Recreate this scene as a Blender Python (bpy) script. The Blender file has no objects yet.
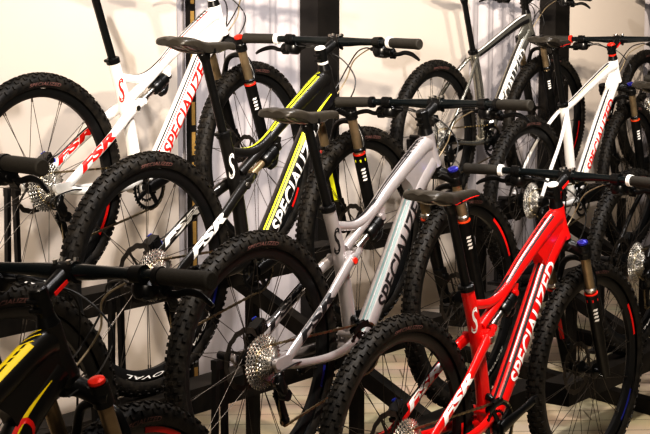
import bpy, math, random
import numpy as np
from mathutils import Vector as V, Matrix as MX

random.seed(7)
PI = math.pi
SC = bpy.context.scene
COL = SC.collection
R_ = math.radians

# ------------------------------------------------------------------ materials
def mat(name, col, rough=.5, metal=0., var=.06, scale=60., bump=0., coat=0., bscale=None, col2=None, spec=.5):
    m = bpy.data.materials.new(name); m.use_nodes = True
    nt = m.node_tree; b = nt.nodes['Principled BSDF']
    b.inputs['Roughness'].default_value = rough
    b.inputs['Metallic'].default_value = metal
    b.inputs['Specular IOR Level'].default_value = spec
    if coat:
        b.inputs['Coat Weight'].default_value = coat
        b.inputs['Coat Roughness'].default_value = .08
    tc = nt.nodes.new('ShaderNodeTexCoord')
    nz = nt.nodes.new('ShaderNodeTexNoise'); nz.inputs['Scale'].default_value = scale
    nz.inputs['Detail'].default_value = 4
    nt.links.new(tc.outputs['Object'], nz.inputs['Vector'])
    cr = nt.nodes.new('ShaderNodeValToRGB')
    c2 = col2 or [min(1, c * (1 + var)) for c in col]
    c1 = [c * (1 - var) for c in col]
    cr.color_ramp.elements[0].position = .35; cr.color_ramp.elements[1].position = .65
    cr.color_ramp.elements[0].color = (*c1, 1); cr.color_ramp.elements[1].color = (*c2, 1)
    nt.links.new(nz.outputs['Fac'], cr.inputs['Fac'])
    nt.links.new(cr.outputs['Color'], b.inputs['Base Color'])
    if bump:
        n2 = nt.nodes.new('ShaderNodeTexNoise'); n2.inputs['Scale'].default_value = bscale or scale * 4
        nt.links.new(tc.outputs['Object'], n2.inputs['Vector'])
        bp = nt.nodes.new('ShaderNodeBump'); bp.inputs['Strength'].default_value = bump
        bp.inputs['Distance'].default_value = .002
        nt.links.new(n2.outputs['Fac'], bp.inputs['Height'])
        nt.links.new(bp.outputs['Normal'], b.inputs['Normal'])
    return m

M = dict(
    white=mat('white_paint', (.86, .84, .80), .3, coat=.5, var=.02),
    red=mat('red_paint', (.74, .014, .012), .3, coat=.6, var=.03),
    silver=mat('pearl_silver_paint', (.46, .43, .43), .3, metal=.45, coat=.4, var=.03),
    black=mat('satin_black_paint', (.011, .010, .009), .36, coat=.25, var=.1),
    graphite=mat('brushed_grey_paint', (.36, .35, .31), .27, metal=.8, var=.1, scale=25),
    d_white=mat('white_print_and_highlight', (.88, .87, .84), .45, var=.02),
    d_red=mat('red_print', (.72, .02, .015), .45, var=.03),
    d_black=mat('black_print', (.014, .013, .014), .45, var=.05),
    d_yellow=mat('acid_yellow_print', (.72, .74, .03), .45, var=.03),
    d_gold=mat('amber_yellow_print', (.80, .62, .01), .45, var=.03),
    d_teal=mat('grey_green_print', (.16, .23, .23), .45, var=.05),
    d_brown=mat('bronze_print', (.40, .27, .12), .45, var=.05),
    d_blue=mat('blue_print', (.02, .03, .26), .4, var=.05),
    rubber=mat('tire_rubber', (.009, .008, .007), .6, var=.35, scale=45, bump=.3, col2=(.024, .020, .015), spec=.35),
    rim=mat('rim_black', (.010, .010, .010), .35, var=.1),
    part=mat('component_black', (.007, .007, .007), .3, var=.15, spec=.5),
    bar=mat('bar_black', (.006, .009, .010), .24, var=.1, spec=.6),
    grip=mat('grip_rubber', (.022, .019, .014), .75, var=.15, scale=200, bump=.4, bscale=500),
    saddle=mat('saddle_cover', (.036, .031, .024), .38, var=.15, scale=60, bump=.1),
    steel=mat('bright_steel', (.62, .60, .56), .28, metal=1., var=.1),
    spoke=mat('spoke_steel', (.07, .06, .05), .4, metal=.6, var=.1),
    chrome=mat('polished_alloy', (.74, .72, .68), .26, metal=.9, var=.2, scale=150),
    chain=mat('chain_steel', (.42, .36, .25), .35, metal=1., var=.15),
    gold=mat('stanchion_tan', (.36, .28, .18), .3, metal=.7, var=.05),
    blue=mat('blue_anodised', (.03, .06, .55), .3, metal=.3, var=.05),
    blueknob=mat('violet_blue_anodised', (.05, .05, .34), .25, metal=.5, var=.05),
    redano=mat('red_anodised', (.75, .04, .02), .3, metal=.2, var=.04),
    orange=mat('orange_red_seal', (.70, .08, .02), .4, var=.04),
    cable=mat('black_housing', (.015, .014, .013), .45, var=.1),
    cabletan=mat('grey_tan_housing', (.34, .28, .19), .5, var=.1),
    pink=mat('faded_tire_print', (.17, .085, .075), .7, var=.2),
    rack=mat('rack_black_laminate', (.010, .008, .006), .6, var=.5, scale=14, col2=(.018, .014, .010), spec=.3),
    stand=mat('stand_black_steel', (.012, .011, .011), .4, var=.1),
    post=mat('black_post_paint', (.014, .012, .010), .5, var=.2, scale=10),
    slot=mat('brass_slot', (.42, .27, .09), .5, metal=.2, var=.1),
)

# ------------------------------------------------------------------ mesh builder
class MB:
    def __init__(s): s.v = []; s.f = []
    def add(s, vs, fs):
        o = len(s.v); s.v += [tuple(p) for p in vs]; s.f += [tuple(i + o for i in f) for f in fs]; return s
    def box(s, c, ax, ay, az):
        c = V(c); ax, ay, az = V(ax), V(ay), V(az)
        vs = [c + ax * i + ay * j + az * k for i in (-1, 1) for j in (-1, 1) for k in (-1, 1)]
        return s.add(vs, [(0, 1, 3, 2), (4, 6, 7, 5), (0, 4, 5, 1), (2, 3, 7, 6), (0, 2, 6, 4), (1, 5, 7, 3)])
    def bar(s, p, q, w, h, up=(0, 0, 1)):
        p, q = V(p), V(q); t = (q - p); L = t.length; t.normalize()
        sd = t.cross(V(up))
        if sd.length < 1e-4: sd = t.cross(V((1, 0, 0)))
        sd.normalize(); u = sd.cross(t)
        return s.box((p + q) / 2, t * L / 2, sd * w / 2, u * h / 2)
    def cyl(s, p, q, r0, r1=None, n=16):
        r1 = r0 if r1 is None else r1
        p, q = V(p), V(q); t = (q - p).normalized()
        a = t.orthogonal().normalized(); b = t.cross(a)
        vs = []
        for c, r in ((p, r0), (q, r1)):
            vs += [c + (a * math.cos(2 * PI * i / n) + b * math.sin(2 * PI * i / n)) * r for i in range(n)]
        fs = [(i, (i + 1) % n, n + (i + 1) % n, n + i) for i in range(n)]
        fs += [tuple(range(n))[::-1], tuple(range(n, 2 * n))]
        return s.add(vs, fs)
    def lathe(s, prof, n=48, c=(0, 0, 0), closed=True, axis=None):
        # profile of (r, y) about the Y axis (or another axis through c)
        vs = []; k = len(prof); c = V(c)
        if axis is None: a, b, y = V((1, 0, 0)), V((0, 0, 1)), V((0, 1, 0))
        else:
            y = V(axis).normalized(); a = y.orthogonal().normalized(); b = y.cross(a)
        for i in range(n):
            t = 2 * PI * i / n
            for r, h in prof: vs.append(c + (a * math.cos(t) + b * math.sin(t)) * r + y * h)
        fs = []
        for i in range(n):
            j = (i + 1) % n
            for q in range(k if closed else k - 1):
                w = (q + 1) % k
                fs.append((i * k + q, i * k + w, j * k + w, j * k + q))
        return s.add(vs, fs)
    def gear(s, r, teeth, y0, y1, rin, depth=.005, c=(0, 0, 0)):
        n = teeth * 4; vs = []; cx, cy, cz = c
        for i in range(n):
            t = 2 * PI * i / n; rr = r if i % 4 in (0, 1) else r - depth
            for (q, y) in ((rr, y0), (rr, y1), (rin, y1), (rin, y0)):
                vs.append((cx + q * math.cos(t), cy + y, cz + q * math.sin(t)))
        fs = []
        for i in range(n):
            j = (i + 1) % n
            for q in range(4):
                w = (q + 1) % 4; fs.append((i * 4 + q, i * 4 + w, j * 4 + w, j * 4 + q))
        return s.add(vs, fs)
    def sweep(s, sw, n=18, caps=True):
        k = len(sw.c)
        vs = [sw.pt_i(i, 2 * PI * j / n) for i in range(k) for j in range(n)]
        fs = [(i * n + j, i * n + (j + 1) % n, (i + 1) * n + (j + 1) % n, (i + 1) * n + j) for i in range(k - 1) for j in range(n)]
        if caps: fs += [tuple(range(n))[::-1], tuple((k - 1) * n + j for j in range(n))]
        return s.add(vs, fs)
    def tube(s, pts, r, n=8, res=6, ref=None, caps=True):
        return s.sweep(Sweep(pts, r, res, ref), n, caps)
    def mesh(s, name, m, angle=38):
        me = bpy.data.meshes.new(name)
        me.from_pydata(s.v, [], s.f); me.validate()
        import bmesh
        bm = bmesh.new(); bm.from_mesh(me); bmesh.ops.recalc_face_normals(bm, faces=bm.faces); bm.to_mesh(me); bm.free()
        me.polygons.foreach_set('use_smooth', [True] * len(me.polygons))
        me.set_sharp_from_angle(angle=R_(angle))
        me.materials.append(m)
        return me

class Sweep:
    def __init__(s, pts, rad, res=8, ref=None):
        P = np.array([list(p) for p in pts], float); n = len(P)
        if np.isscalar(rad): rad = [rad] * n
        A = np.array([(r, r) if np.isscalar(r) else r for r in rad], float)
        Q = np.hstack([P, A])
        if n == 2 or res == 0: C = Q
        else:
            E = np.vstack([2 * Q[0] - Q[1], Q, 2 * Q[-1] - Q[-2]]); C = []
            for i in range(1, n):
                a, b, c, d = E[i - 1], E[i], E[i + 1], E[i + 2]
                for k in range(res):
                    t = k / res
                    C.append(.5 * (2 * b + (c - a) * t + (2 * a - 5 * b + 4 * c - d) * t * t + (3 * b - a - 3 * c + d) * t ** 3))
            C.append(Q[-1]); C = np.array(C)
        s.c = C[:, :3]; s.r = np.maximum(C[:, 3:], .0002)
        T = np.gradient(s.c, axis=0); T /= np.linalg.norm(T, axis=1)[:, None] + 1e-12
        d = T.mean(0)
        if ref is None: ref = (0, 1, 0) if abs(d[1]) < .8 else (0, 0, 1)
        ref = np.array(ref, float)
        S = ref - (T @ ref)[:, None] * T; S /= np.linalg.norm(S, axis=1)[:, None] + 1e-12
        s.S = S; s.U = np.cross(T, S); s.T = T
        s.L = np.concatenate([[0], np.cumsum(np.linalg.norm(np.diff(s.c, axis=0), axis=1))])
        s.len = s.L[-1]
    def pt_i(s, i, ang):
        return s.c[i] + math.cos(ang) * s.U[i] * s.r[i, 1] - math.sin(ang) * s.S[i] * s.r[i, 0]
    def at(s, l, ang, off=0.):
        l = min(max(l, 0), s.len - 1e-6)
        i = min(int(np.searchsorted(s.L, l, side='right')) - 1, len(s.L) - 2)
        t = (l - s.L[i]) / (s.L[i + 1] - s.L[i])
        f = lambda X: X[i] * (1 - t) + X[i + 1] * t
        c, U, S, r = f(s.c), f(s.U), f(s.S), f(s.r)
        return c + math.cos(ang) * U * (r[1] + off) - math.sin(ang) * S * (r[0] + off)
    def rad(s, l):
        return float(np.interp(l, s.L, s.r.mean(1)))

def strip(mb, sw, l0, l1, a0, a1, off=.0009, n=14, a0e=None, a1e=None):
    """a coloured band lying on a swept tube: length l0..l1, angle a0..a1 (degrees)"""
    vs = []; k = 4
    for i in range(n + 1):
        t = i / n; l = l0 + (l1 - l0) * t
        b0 = a0 + ((a0e if a0e is not None else a0) - a0) * t
        b1 = a1 + ((a1e if a1e is not None else a1) - a1) * t
        for j in range(k + 1): vs.append(sw.at(l, R_(b0 + (b1 - b0) * j / k), off))
    w = k + 1
    mb.add(vs, [(i * w + j, i * w + j + 1, (i + 1) * w + j + 1, (i + 1) * w + j) for i in range(n) for j in range(k)])

_text = {}
def text_geo(body, bold=.018, shear=.25):
    """flat lettering, height 1, as vertices and faces, cut fine enough to wrap"""
    if (body, bold) in _text: return _text[body, bold]
    import bmesh
    cu = bpy.data.curves.new('lettering_curve', 'FONT'); cu.body = body; cu.size = 1.0; cu.shear = shear
    cu.offset = bold; cu.resolution_u = 3; cu.space_character = 1.02
    ob = bpy.data.objects.new('lettering_tmp', cu); COL.objects.link(ob)
    dg = bpy.context.evaluated_depsgraph_get()
    me = bpy.data.meshes.new_from_object(ob.evaluated_get(dg))
    bpy.data.objects.remove(ob); bpy.data.curves.remove(cu)
    bm = bmesh.new(); bm.from_mesh(me); bpy.data.meshes.remove(me)
    ys = [v.co.y for v in bm.verts]; xs = [v.co.x for v in bm.verts]
    y0, y1, x0, x1 = min(ys), max(ys), min(xs), max(xs)
    for k in range(1, 6):
        y = y0 + (y1 - y0) * k / 6
        bmesh.ops.bisect_plane(bm, geom=bm.verts[:] + bm.edges[:] + bm.faces[:], plane_co=(0, y, 0), plane_no=(0, 1, 0))
    bmesh.ops.triangulate(bm, faces=bm.faces[:])
    bm.verts.index_update()
    vs = [((v.co.x - x0) / (x1 - x0), (v.co.y - (y0 + y1) / 2) / (y1 - y0)) for v in bm.verts]
    fs = [tuple(v.index for v in f.verts) for f in bm.faces]
    bm.free()
    _text[body, bold] = (vs, fs); return vs, fs

def letter_on(mb, sw, body, l0, l1, ang, h, bold=.018, off=.0012, flip=False):
    vs, fs = text_geo(body, bold); out = []
    for x, y in vs:
        if flip: x, y = 1 - x, -y
        l = l0 + (l1 - l0) * x
        out.append(sw.at(l, R_(ang) - y * h / sw.rad(l), off))
    mb.add(out, fs)

# ------------------------------------------------------------------ object helpers
def link(name, data, parent=None, mx=None):
    o = bpy.data.objects.new(name, data); COL.objects.link(o)
    if parent: o.parent = parent
    if mx is not None: o.matrix_basis = mx
    return o
def tag(o, label, cat, group=None, kind=None):
    if label: o['label'] = label
    if cat: o['category'] = cat
    if group: o['group'] = group
    if kind: o['kind'] = kind
    return o
CACHE = {}
def cached(key, build, m, name):
    k = (key, m.name)
    if k not in CACHE:
        mb = MB(); build(mb); CACHE[k] = mb.mesh(name, m)
    return CACHE[k]

# ------------------------------------------------------------------ bike geometry (metres, from the rear axle; x forward, y left, z up)
RW = .370
BB = (.464, 0, -.039)
FA = V((1.122, 0, .008))
AX = V((-.358, 0, .934)).normalized()
HTT = V((.885, 0, .586)); HTB = HTT - AX * .118
def xz(pts, y=0): return [(p[0], y, p[1]) for p in pts]

SW = dict(
    seat=Sweep(xz([(.464, -.035), (.436, .12), (.397, .27), (.349, .400)]), [.023, .022, .0215, .0205]),
    top=Sweep(xz([(.430, .268), (.52, .325), (.600, .384), (.676, .436), (.845, .538), (.888, .552)]),
              [.0160, .017, .0195, (.022, .024), (.026, .029), (.026, .030)]),
    brace=Sweep(xz([(.372, .343), (.42, .336), (.48, .333), (.545, .352), (.63, .406)]), [.0155, .0145, .015, .017, .017]),
    down=Sweep(xz([(.488, -.040), (.535, .008), (.605, .100), (.680, .208), (.754, .318), (.820, .412), (.905, .492)]),
               [.026, (.029, .031), (.0295, .033), (.029, .033), (.029, .033), (.028, .034), (.027, .034)]),
    head=Sweep([HTT, HTT - AX * .06, HTB], [.0245, .024, .029]),
    htop=Sweep(xz([(.362, .376), (.45, .405), (.62, .470), (.80, .535), (.888, .556)]),
               [.0165, (.017, .018), (.019, .021), (.022, .026), (.026, .028)]),
    hdown=Sweep(xz([(.482, -.036), (.545, .042), (.655, .184), (.775, .338), (.905, .488)]),
                [.026, (.028, .030), (.029, .031), (.029, .031), (.027, .031)]),
)
def stay(side, kind):
    if kind == 'seat': return Sweep([(.050, side * .072, .004), (.10, side * .066, .034), (.24, side * .062, .126), (.36, side * .045, .205), (.415, side * .034, .236)],
                                    [(.007, .016), (.0095, .017), (.010, .0165), (.012, .018), (.0135, .019)])
    if kind == 'chain': return Sweep([(.045, side * .072, -.008), (.13, side * .064, -.022), (.26, side * .058, -.030), (.37, side * .046, -.024), (.445, side * .038, -.002)],
                                     [(.006, .015), (.009, .013), (.0095, .013), (.010, .016), (.011, .019)])
    if kind == 'hseat': return Sweep([(.012, side * .068, .020), (.09, side * .066, .120), (.21, side * .056, .245), (.33, side * .026, .352), (.362, side * .014, .372)],
                                     [.0085, .0085, .0082, .0085, .009])
    return Sweep([(.012, side * .068, -.006), (.15, side * .064, -.028), (.30, side * .052, -.040), (.445, side * .032, -.038)], [.009, .011, .012, .013])

def plate(mb, pts, h):
    n = len(pts); mb.add([(x, -h, z) for x, z in pts] + [(x, h, z) for x, z in pts],
        [tuple(range(n)), tuple(range(n, 2 * n))[::-1]] + [(i, (i + 1) % n, n + (i + 1) % n, n + i) for i in range(n)])
def b_frame_fs(mb):
    plate(mb, [(.888, .556), (.845, .536), (.790, .506), (.722, .464), (.768, .432), (.800, .385), (.822, .412), (.905, .492), (.925, .485)], .0195)
    for k in ('seat', 'top', 'brace', 'down', 'head'): mb.sweep(SW[k], 22)
    mb.cyl((BB[0], -.038, BB[2]), (BB[0], .038, BB[2]), .026, n=22)
    mb.cyl((.436, -.030, .246), (.436, .030, .246), .016)
    mb.bar((.620, 0, .375), (.612, 0, .345), .022, .03, up=(1, 0, 0))
    mb.cyl((.612, -.020, .346), (.612, .020, .346), .010)
    mb.cyl((.447, -.040, .006), (.447, .040, .006), .015)
def b_frame_ht(mb):
    for k in ('seat', 'htop', 'hdown', 'head'): mb.sweep(SW[k], 22)
    mb.cyl((BB[0], -.038, BB[2]), (BB[0], .038, BB[2]), .026, n=22)
    mb.sweep(Sweep(xz([(.915, .520), (.865, .482), (.82, .452)]), [(.017, .045), (.016, .040), (.006, .026)]), 18)

# wheel -------------------------------------------------------------
RT, RC = .0272, .3385
def b_tire(mb):
    n, k = 96, 14
    a0 = R_(132)
    prof = [(RC + RT * math.cos(-a0 + 2 * a0 * i / k), RT * math.sin(-a0 + 2 * a0 * i / k)) for i in range(k + 1)]
    mb.lathe(prof, n, closed=False)
    N = 116
    for i in range(N):
        t = 2 * PI * i / N
        if i % 2 == 0: ks = ((-17, .0046, .0060), (17, .0046, .0060), (-66, .0042, .0058), (66, .0042, .0058))
        else: ks = ((0, .0046, .0048), (-43, .0048, .0054), (43, .0048, .0054))
        for ph, lt, ll in ks:
            p = R_(ph); rad = V((math.cos(t), 0, math.sin(t))); tg = V((-math.sin(t), 0, math.cos(t)))
            nn = rad * math.cos(p) + V((0, 1, 0)) * math.sin(p); la = nn.cross(tg)
            c = rad * RC + nn * (RT + .0018)
            mb.box(c, tg * lt * 1.15, la * ll, nn * .0022)
def b_rim(mb):
    mb.lathe([(.3185, -.0145), (.3185, -.0115), (.310, -.011), (.310, .011), (.3185, .0115), (.3185, .0145), (.300, .0138), (.290, .006), (.290, -.006), (.300, -.0138)], 96)
def b_decal_arc(a0, a1, r0=.3045, r1=.3168):
    def f(mb):
        n = 14; vs = []
        for i in range(n + 1):
            t = R_(a0 + (a1 - a0) * i / n)
            for r in (r0, r1): vs.append((r * math.cos(t), -.0154, r * math.sin(t)))
        mb.add(vs, [(2 * i, 2 * i + 1, 2 * i + 3, 2 * i + 2) for i in range(n)])
    return f
def b_arc_text(body, a0, a1, r, h, y, outward=True, bold=.018):
    def f(mb):
        vs, fs = text_geo(body, bold); out = []
        for x, q in vs:
            # seen from the right (-Y) side x runs clockwise for text with its top away from the hub
            t = R_(a0 + (a1 - a0) * x); rr = r + (q if outward else -q) * h
            yy = y if y is not None else -(RT * math.sqrt(max(0, 1 - ((rr - RC) / RT) ** 2)) + .0008)
            out.append((rr * math.cos(t), yy, rr * math.sin(t)))
        mb.add(out, fs)
    return f
def b_hub(rear):
    def f(mb):
        if rear: prof = [(.008, -.066), (.011, -.060), (.020, -.050), (.020, -.018), (.029, -.017), (.029, -.013), (.015, -.006), (.013, .018), (.029, .026), (.029, .030), (.018, .036), (.011, .058), (.008, .066)]
        else: prof = [(.008, -.050), (.012, -.044), (.016, -.032), (.027, -.030), (.027, -.026), (.014, -.016), (.013, .010), (.029, .020), (.029, .024), (.018, .030), (.012, .044), (.008, .050)]
        mb.lathe(prof, 28, closed=True)
    return f
def b_spoke(side, lead, rear):
    y = (-.015 if rear else -.028) if side < 0 else (.028 if rear else .022)
    def f(mb):
        a = R_(62) * lead
        h = V((.027 * math.cos(a), y, .027 * math.sin(a)))
        e = V((.2915 * math.cos(R_(6 * lead)), y * .12, .2915 * math.sin(R_(6 * lead))))
        mb.cyl(h, e, .00105, n=5)
        mb.cyl(e - (e - h).normalized() * .014, e, .0021, n=6)
    return f
def b_rotor(mb):
    n = 60; vs = []
    for i in range(n):
        t = 2 * PI * i / n; w = .0012 * (1 if (i // 2) % 2 else -1)
        for r in (.0905 + w, .074 + w):
            for y in (.0395, .0413): vs.append((r * math.cos(t), y, r * math.sin(t)))
    fs = []
    for i in range(n):
        j = (i + 1) % n
        for a, b in ((0, 1), (1, 3), (3, 2), (2, 0)): fs.append((i * 4 + a, i * 4 + b, j * 4 + b, j * 4 + a))
    mb.add(vs, fs)
    for k in range(6):
        t = 2 * PI * k / 6; u = t + .5
        mb.bar((.020 * math.cos(t), .0404, .020 * math.sin(t)), (.078 * math.cos(u), .0404, .078 * math.sin(u)), .0016, .008, up=(0, 0, 1) if abs(math.cos(t)) > .3 else (1, 0, 0))
    mb.lathe([(.016, .038), (.026, .038), (.026, .043), (.016, .043)], 24)
COGS = [.0235, .0275, .0320, .0372, .0428, .0490, .0560, .0638, .0725, .0800]
def b_cassette(mb):
    for i, r in enumerate(COGS):
        y = -.0600 + i * .0039
        mb.gear(r, int(round(2 * PI * r / .0127)), y - .0010, y + .0010, max(.013, r - .0105), .0058)
    mb.lathe([(.013, -.064), (.019, -.062), (.019, -.020), (.013, -.020)], 24)
def b_carrier(mb): mb.lathe([(.014, -.058), (.018, -.057), (.030, -.042), (.050, -.032), (.068, -.0235), (.068, -.022), (.014, -.022)], 32)

# cockpit -----------------------------------------------------------
CL = V((.949, 0, .677)); STT = HTT + AX * .052
def barpts(): return [(.908, -.362, .680), (.930, -.22, .681), (.945, -.11, .680), (.949, -.045, .678), (.949, .045, .678), (.945, .11, .680), (.930, .22, .681), (.908, .362, .680)]
BARS = Sweep(barpts(), [.0112, .0112, .0125, .0158, .0158, .0125, .0112, .0112], 8, ref=(0, 0, 1))
def b_bar(mb): mb.sweep(BARS, 16)
def bar_at(y):
    i = int(np.argmin(abs(BARS.c[:, 1] - y))); return V(BARS.c[i]), V(BARS.T[i])
def b_grip(side):
    def f(mb):
        ps = [bar_at(side * y)[0] for y in (.236, .27, .31, .350)] + [bar_at(side * .362)[0]]
        t = (ps[-1] - ps[0]).normalized()
        mb.sweep(Sweep(ps + [ps[-1] + t * .005], [.0160, .0170, .0172, .0175, .0182, .0150], 4, ref=(0, 0, 1)), 16)
    return f
def b_collar(side):
    def f(mb):
        p, t = bar_at(side * .230); mb.cyl(p - t * .0065, p + t * .0065, .0190, n=18); mb.cyl(p + V((.014, 0, -.012)) - t * .004, p + V((.014, 0, -.012)) + t * .004, .006, n=8)
    return f
LF = V((.66, 0, -.75)).normalized()
def lever_base(side):
    p, t = bar_at(side * .192); t = t * side if t.y > 0 else -t * side
    return p, t * (1 if t.y * side > 0 else -1)
def hose_end(side):
    p, t = lever_base(side); return p + LF * .032 - t * .052
def shift_end(side):
    p, t = bar_at(side * .168); t = t if t.y * side > 0 else -t
    return p + V((.024, 0, -.026)) - t * .034
def b_lever(side):
    def f(mb):
        p, t = lever_base(side); dn = V((0, 0, -1))
        mb.cyl(p - t * .008, p + t * .008, .0185, n=16)
        b0 = p + LF * .032 - t * .018; b1 = p + LF * .040 + t * .030
        mb.tube([p + LF * .010, p + LF * .026, b1 - t * .02], [.010, .012, .012], 10)
        mb.tube([b0 - t * .034, b0, b1, b1 + t * .012], [.0065, .0150, .0175, .013], 12)
        mb.tube([b0 + V((.010, 0, .004)), b0 + t * .03 + V((.014, 0, .002))], [.0145, .016], 10)
        q = b1 + LF * .010 + t * .006
        mb.box(q, LF * .013, t * .012, V((.006, 0, .007)))
        blade = [q + t * .004, q + t * .026 + dn * .001, q + t * .052 + V((.004, 0, .005)), q + t * .080 + V((.004, 0, .001)), q + t * .104 + dn * .009, q + t * .118 + dn * .018]
        mb.tube(blade, [(.008, .007), (.007, .0055), (.0075, .0048), (.0075, .0048), (.006, .0045), (.004, .0035)], 10, ref=(0, 0, 1))
    return f
def b_shifter(side):
    def f(mb):
        p, t = bar_at(side * .168); t = t if t.y * side > 0 else -t
        mb.cyl(p - t * .006, p + t * .006, .0175, n=16)
        c = p + V((.020, 0, -.032)) + t * .010
        mb.lathe([(.0, -.021), (.021, -.018), (.029, -.006), (.029, .008), (.019, .017), (0, .018)], 18, c=c, closed=False, axis=(0.2, 0, 1))
        mb.tube([c + V((0, 0, -.010)), c + V((-.020, 0, -.014)) + t * .012, c + V((-.032, 0, -.010)) + t * .026], [(.006, .004), (.008, .004), (.008, .003)], 8)
        mb.tube([c + V((.005, 0, -.010)), c + V((.012, 0, -.012)) + t * .020, c + V((.006, 0, -.010)) + t * .034], [(.006, .004), (.007, .003), (.006, .003)], 8)
        mb.tube([c - t * .018, c - t * .034 + V((.004, 0, 0))], [.006, .0045], 8)
    return f
def b_stem(mb):
    mb.cyl(HTT, HTT + AX * .022, .0235, .0180, n=20)
    mb.cyl(HTT + AX * .022, HTT + AX * .030, .0178, n=20)
    mb.cyl(HTT + AX * .031, HTT + AX * .074, .0198, n=20)
    d = (CL - STT).normalized()
    mb.sweep(Sweep([STT - d * .010, STT + d * .020, CL - d * .020, CL], [(.018, .018), (.0165, .017), (.0185, .017), (.022, .019)], 6), 18)
    mb.cyl(CL + V((0, -.023, 0)), CL + V((0, .023, 0)), .0215, n=20)
    for s in (-1, 1):
        for u in (-1, 1): mb.cyl(CL + V((.010, s * .015, u * .020)), CL + V((.020, s * .015, u * .023)), .0045, n=8)
        mb.cyl(STT - d * .022 + AX * s * .010 + V((0, .012, 0)), STT - d * .022 + AX * s * .010 - V((0, .012, 0)), .005, n=8)
def b_stembolts(mb):
    for s in (-1, 1):
        mb.cyl(CL + V((.008, s * .0165, .020)), CL + V((.010, s * .0165, .0275)), .0055, n=8)
        mb.cyl(CL + V((-.012, s * .0165, .018)), CL + V((-.014, s * .0165, .0255)), .0050, n=8)
def b_cap(mb): mb.lathe([(0, 0), (.0185, 0), (.0185, .003), (.015, .006), (.006, .0062), (.005, .004), (0, .004)], 22, c=HTT + AX * .0745, closed=False, axis=AX)
def b_spacer(mb): mb.cyl(HTT + AX * .0215, HTT + AX * .0305, .0186, n=20)
def b_stemmark(mb):
    d = (CL - STT).normalized(); u = V((0, 1, 0)).cross(d) * -1
    c = (STT + CL) / 2 + V((0, -.0185, -.003))
    mb.box(c, d * .022, V((0, .0008, 0)), d.cross(V((0, 1, 0))) * .004)

# fork --------------------------------------------------------------
FD = -AX
SEAL = V((1.000, 0, .300)); CRN = SEAL + AX * .150
FY = .070
def b_crown(mb):
    mb.sweep(Sweep([CRN + V((0, -FY - .018, -.004)), CRN + V((-.004, -FY, 0)), CRN + V((-.008, -.03, .012)), CRN + V((-.010, 0, .018)), CRN + V((-.008, .03, .012)), CRN + V((-.004, FY, 0)), CRN + V((0, FY + .018, -.004))],
                   [(.012, .012), (.020, .021), (.020, .020), (.024, .024), (.020, .020), (.020, .021), (.012, .012)], 6, ref=(1, 0, 0)), 16)
    mb.cyl(HTB + AX * .004, HTB - AX * .014, .030, .027, n=22)
    mb.cyl(HTB - AX * .014, CRN + V((-.01, 0, 0)), .022, n=20)
    for s in (-1, 1): mb.cyl(CRN + V((0, s * FY, 0)) - AX * .022, CRN + V((0, s * FY, 0)) + AX * .026, .0215, n=20)
def b_stanchion(s):
    return lambda mb: mb.cyl(CRN + V((0, s * FY, 0)) - AX * .01, SEAL + V((0, s * FY, 0)) + FD * .05, .0162, n=20)
def b_lowers(mb):
    for s in (-1, 1):
        b = V((0, s * FY, 0))
        mb.sweep(Sweep([SEAL + b + FD * .004, SEAL + b + FD * .10, SEAL + b + FD * .24, SEAL + b + FD * .318], [.0222, .0215, .0195, .0175], 4), 20)
        e = SEAL + b + FD * .300
        mb.sweep(Sweep([e, V((FA.x, s * .062, FA.z)), V((FA.x + .004, s * .060, FA.z - .012))], [(.014, .022), (.011, .019), (.008, .012)], 4), 14)
        mb.cyl((FA.x, s * .050, FA.z), (FA.x, s * .076, FA.z), .011, n=14)
        mb.cyl(SEAL + b + FD * .315, SEAL + b + FD * .328, .012, .008, n=14)
    A = []
    for y, dx, dz in ((-FY, .014, -.016), (-.064, .030, .035), (-.044, .024, .086), (0, .018, .104), (.044, .024, .086), (.064, .030, .035), (FY, .014, -.016)):
        A.append(SEAL + V((dx, y, dz)))
    mb.sweep(Sweep(A, [(.010, .014), (.009, .011), (.010, .010), (.011, .010), (.010, .010), (.009, .011), (.010, .014)], 6, ref=(1, 0, 0)), 14)
def b_seal(s): return lambda mb: mb.lathe([(.0163, 0), (.0205, .001), (.0212, .008), (.0170, .013)], 22, c=SEAL + V((0, s * FY, 0)) - FD * .005, axis=-FD)
def b_sealring(s): return lambda mb: mb.lathe([(.0165, -.0065), (.0228, -.0065), (.0228, -.0025), (.0165, -.0025)], 22, c=SEAL + V((0, s * FY, 0)), axis=-FD)
def b_knob(mb): mb.lathe([(0, 0), (.016, 0), (.018, .003), (.017, .009), (.010, .013), (0, .013)], 20, c=CRN + V((0, -FY, 0)) + AX * .026, closed=False, axis=AX)
LOWR = Sweep([SEAL + V((0, -FY, 0)) + FD * .02, SEAL + V((0, -FY, 0)) + FD * .25], [.0222, .0198], 0)
def b_forkmark(mb):
    # small white slanted marks printed down the right lower leg
    for k in range(4): strip(mb, LOWR, .034 + k * .013, .042 + k * .013, 112, 148, .001, 3, 122, 160)
def b_forkband(s):
    sw = Sweep([SEAL + V((0, s * FY, 0)) + FD * .02, SEAL + V((0, s * FY, 0)) + FD * .25], [.0222, .0198], 0)
    def f(mb):
        if s < 0: strip(mb, sw, .000, .010, 40, 250)
        else: strip(mb, sw, .06, .17, 128, 168)
    return f
def b_caliper_f(mb):
    c = V((FA.x - .055, FY - .014, FA.z + .085))
    mb.box(c, (.014, 0, .006), (0, .016, 0), (-.012, 0, .026)); mb.cyl(c + V((0, -.022, 0)), c + V((0, .020, 0)), .013, n=12)

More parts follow.
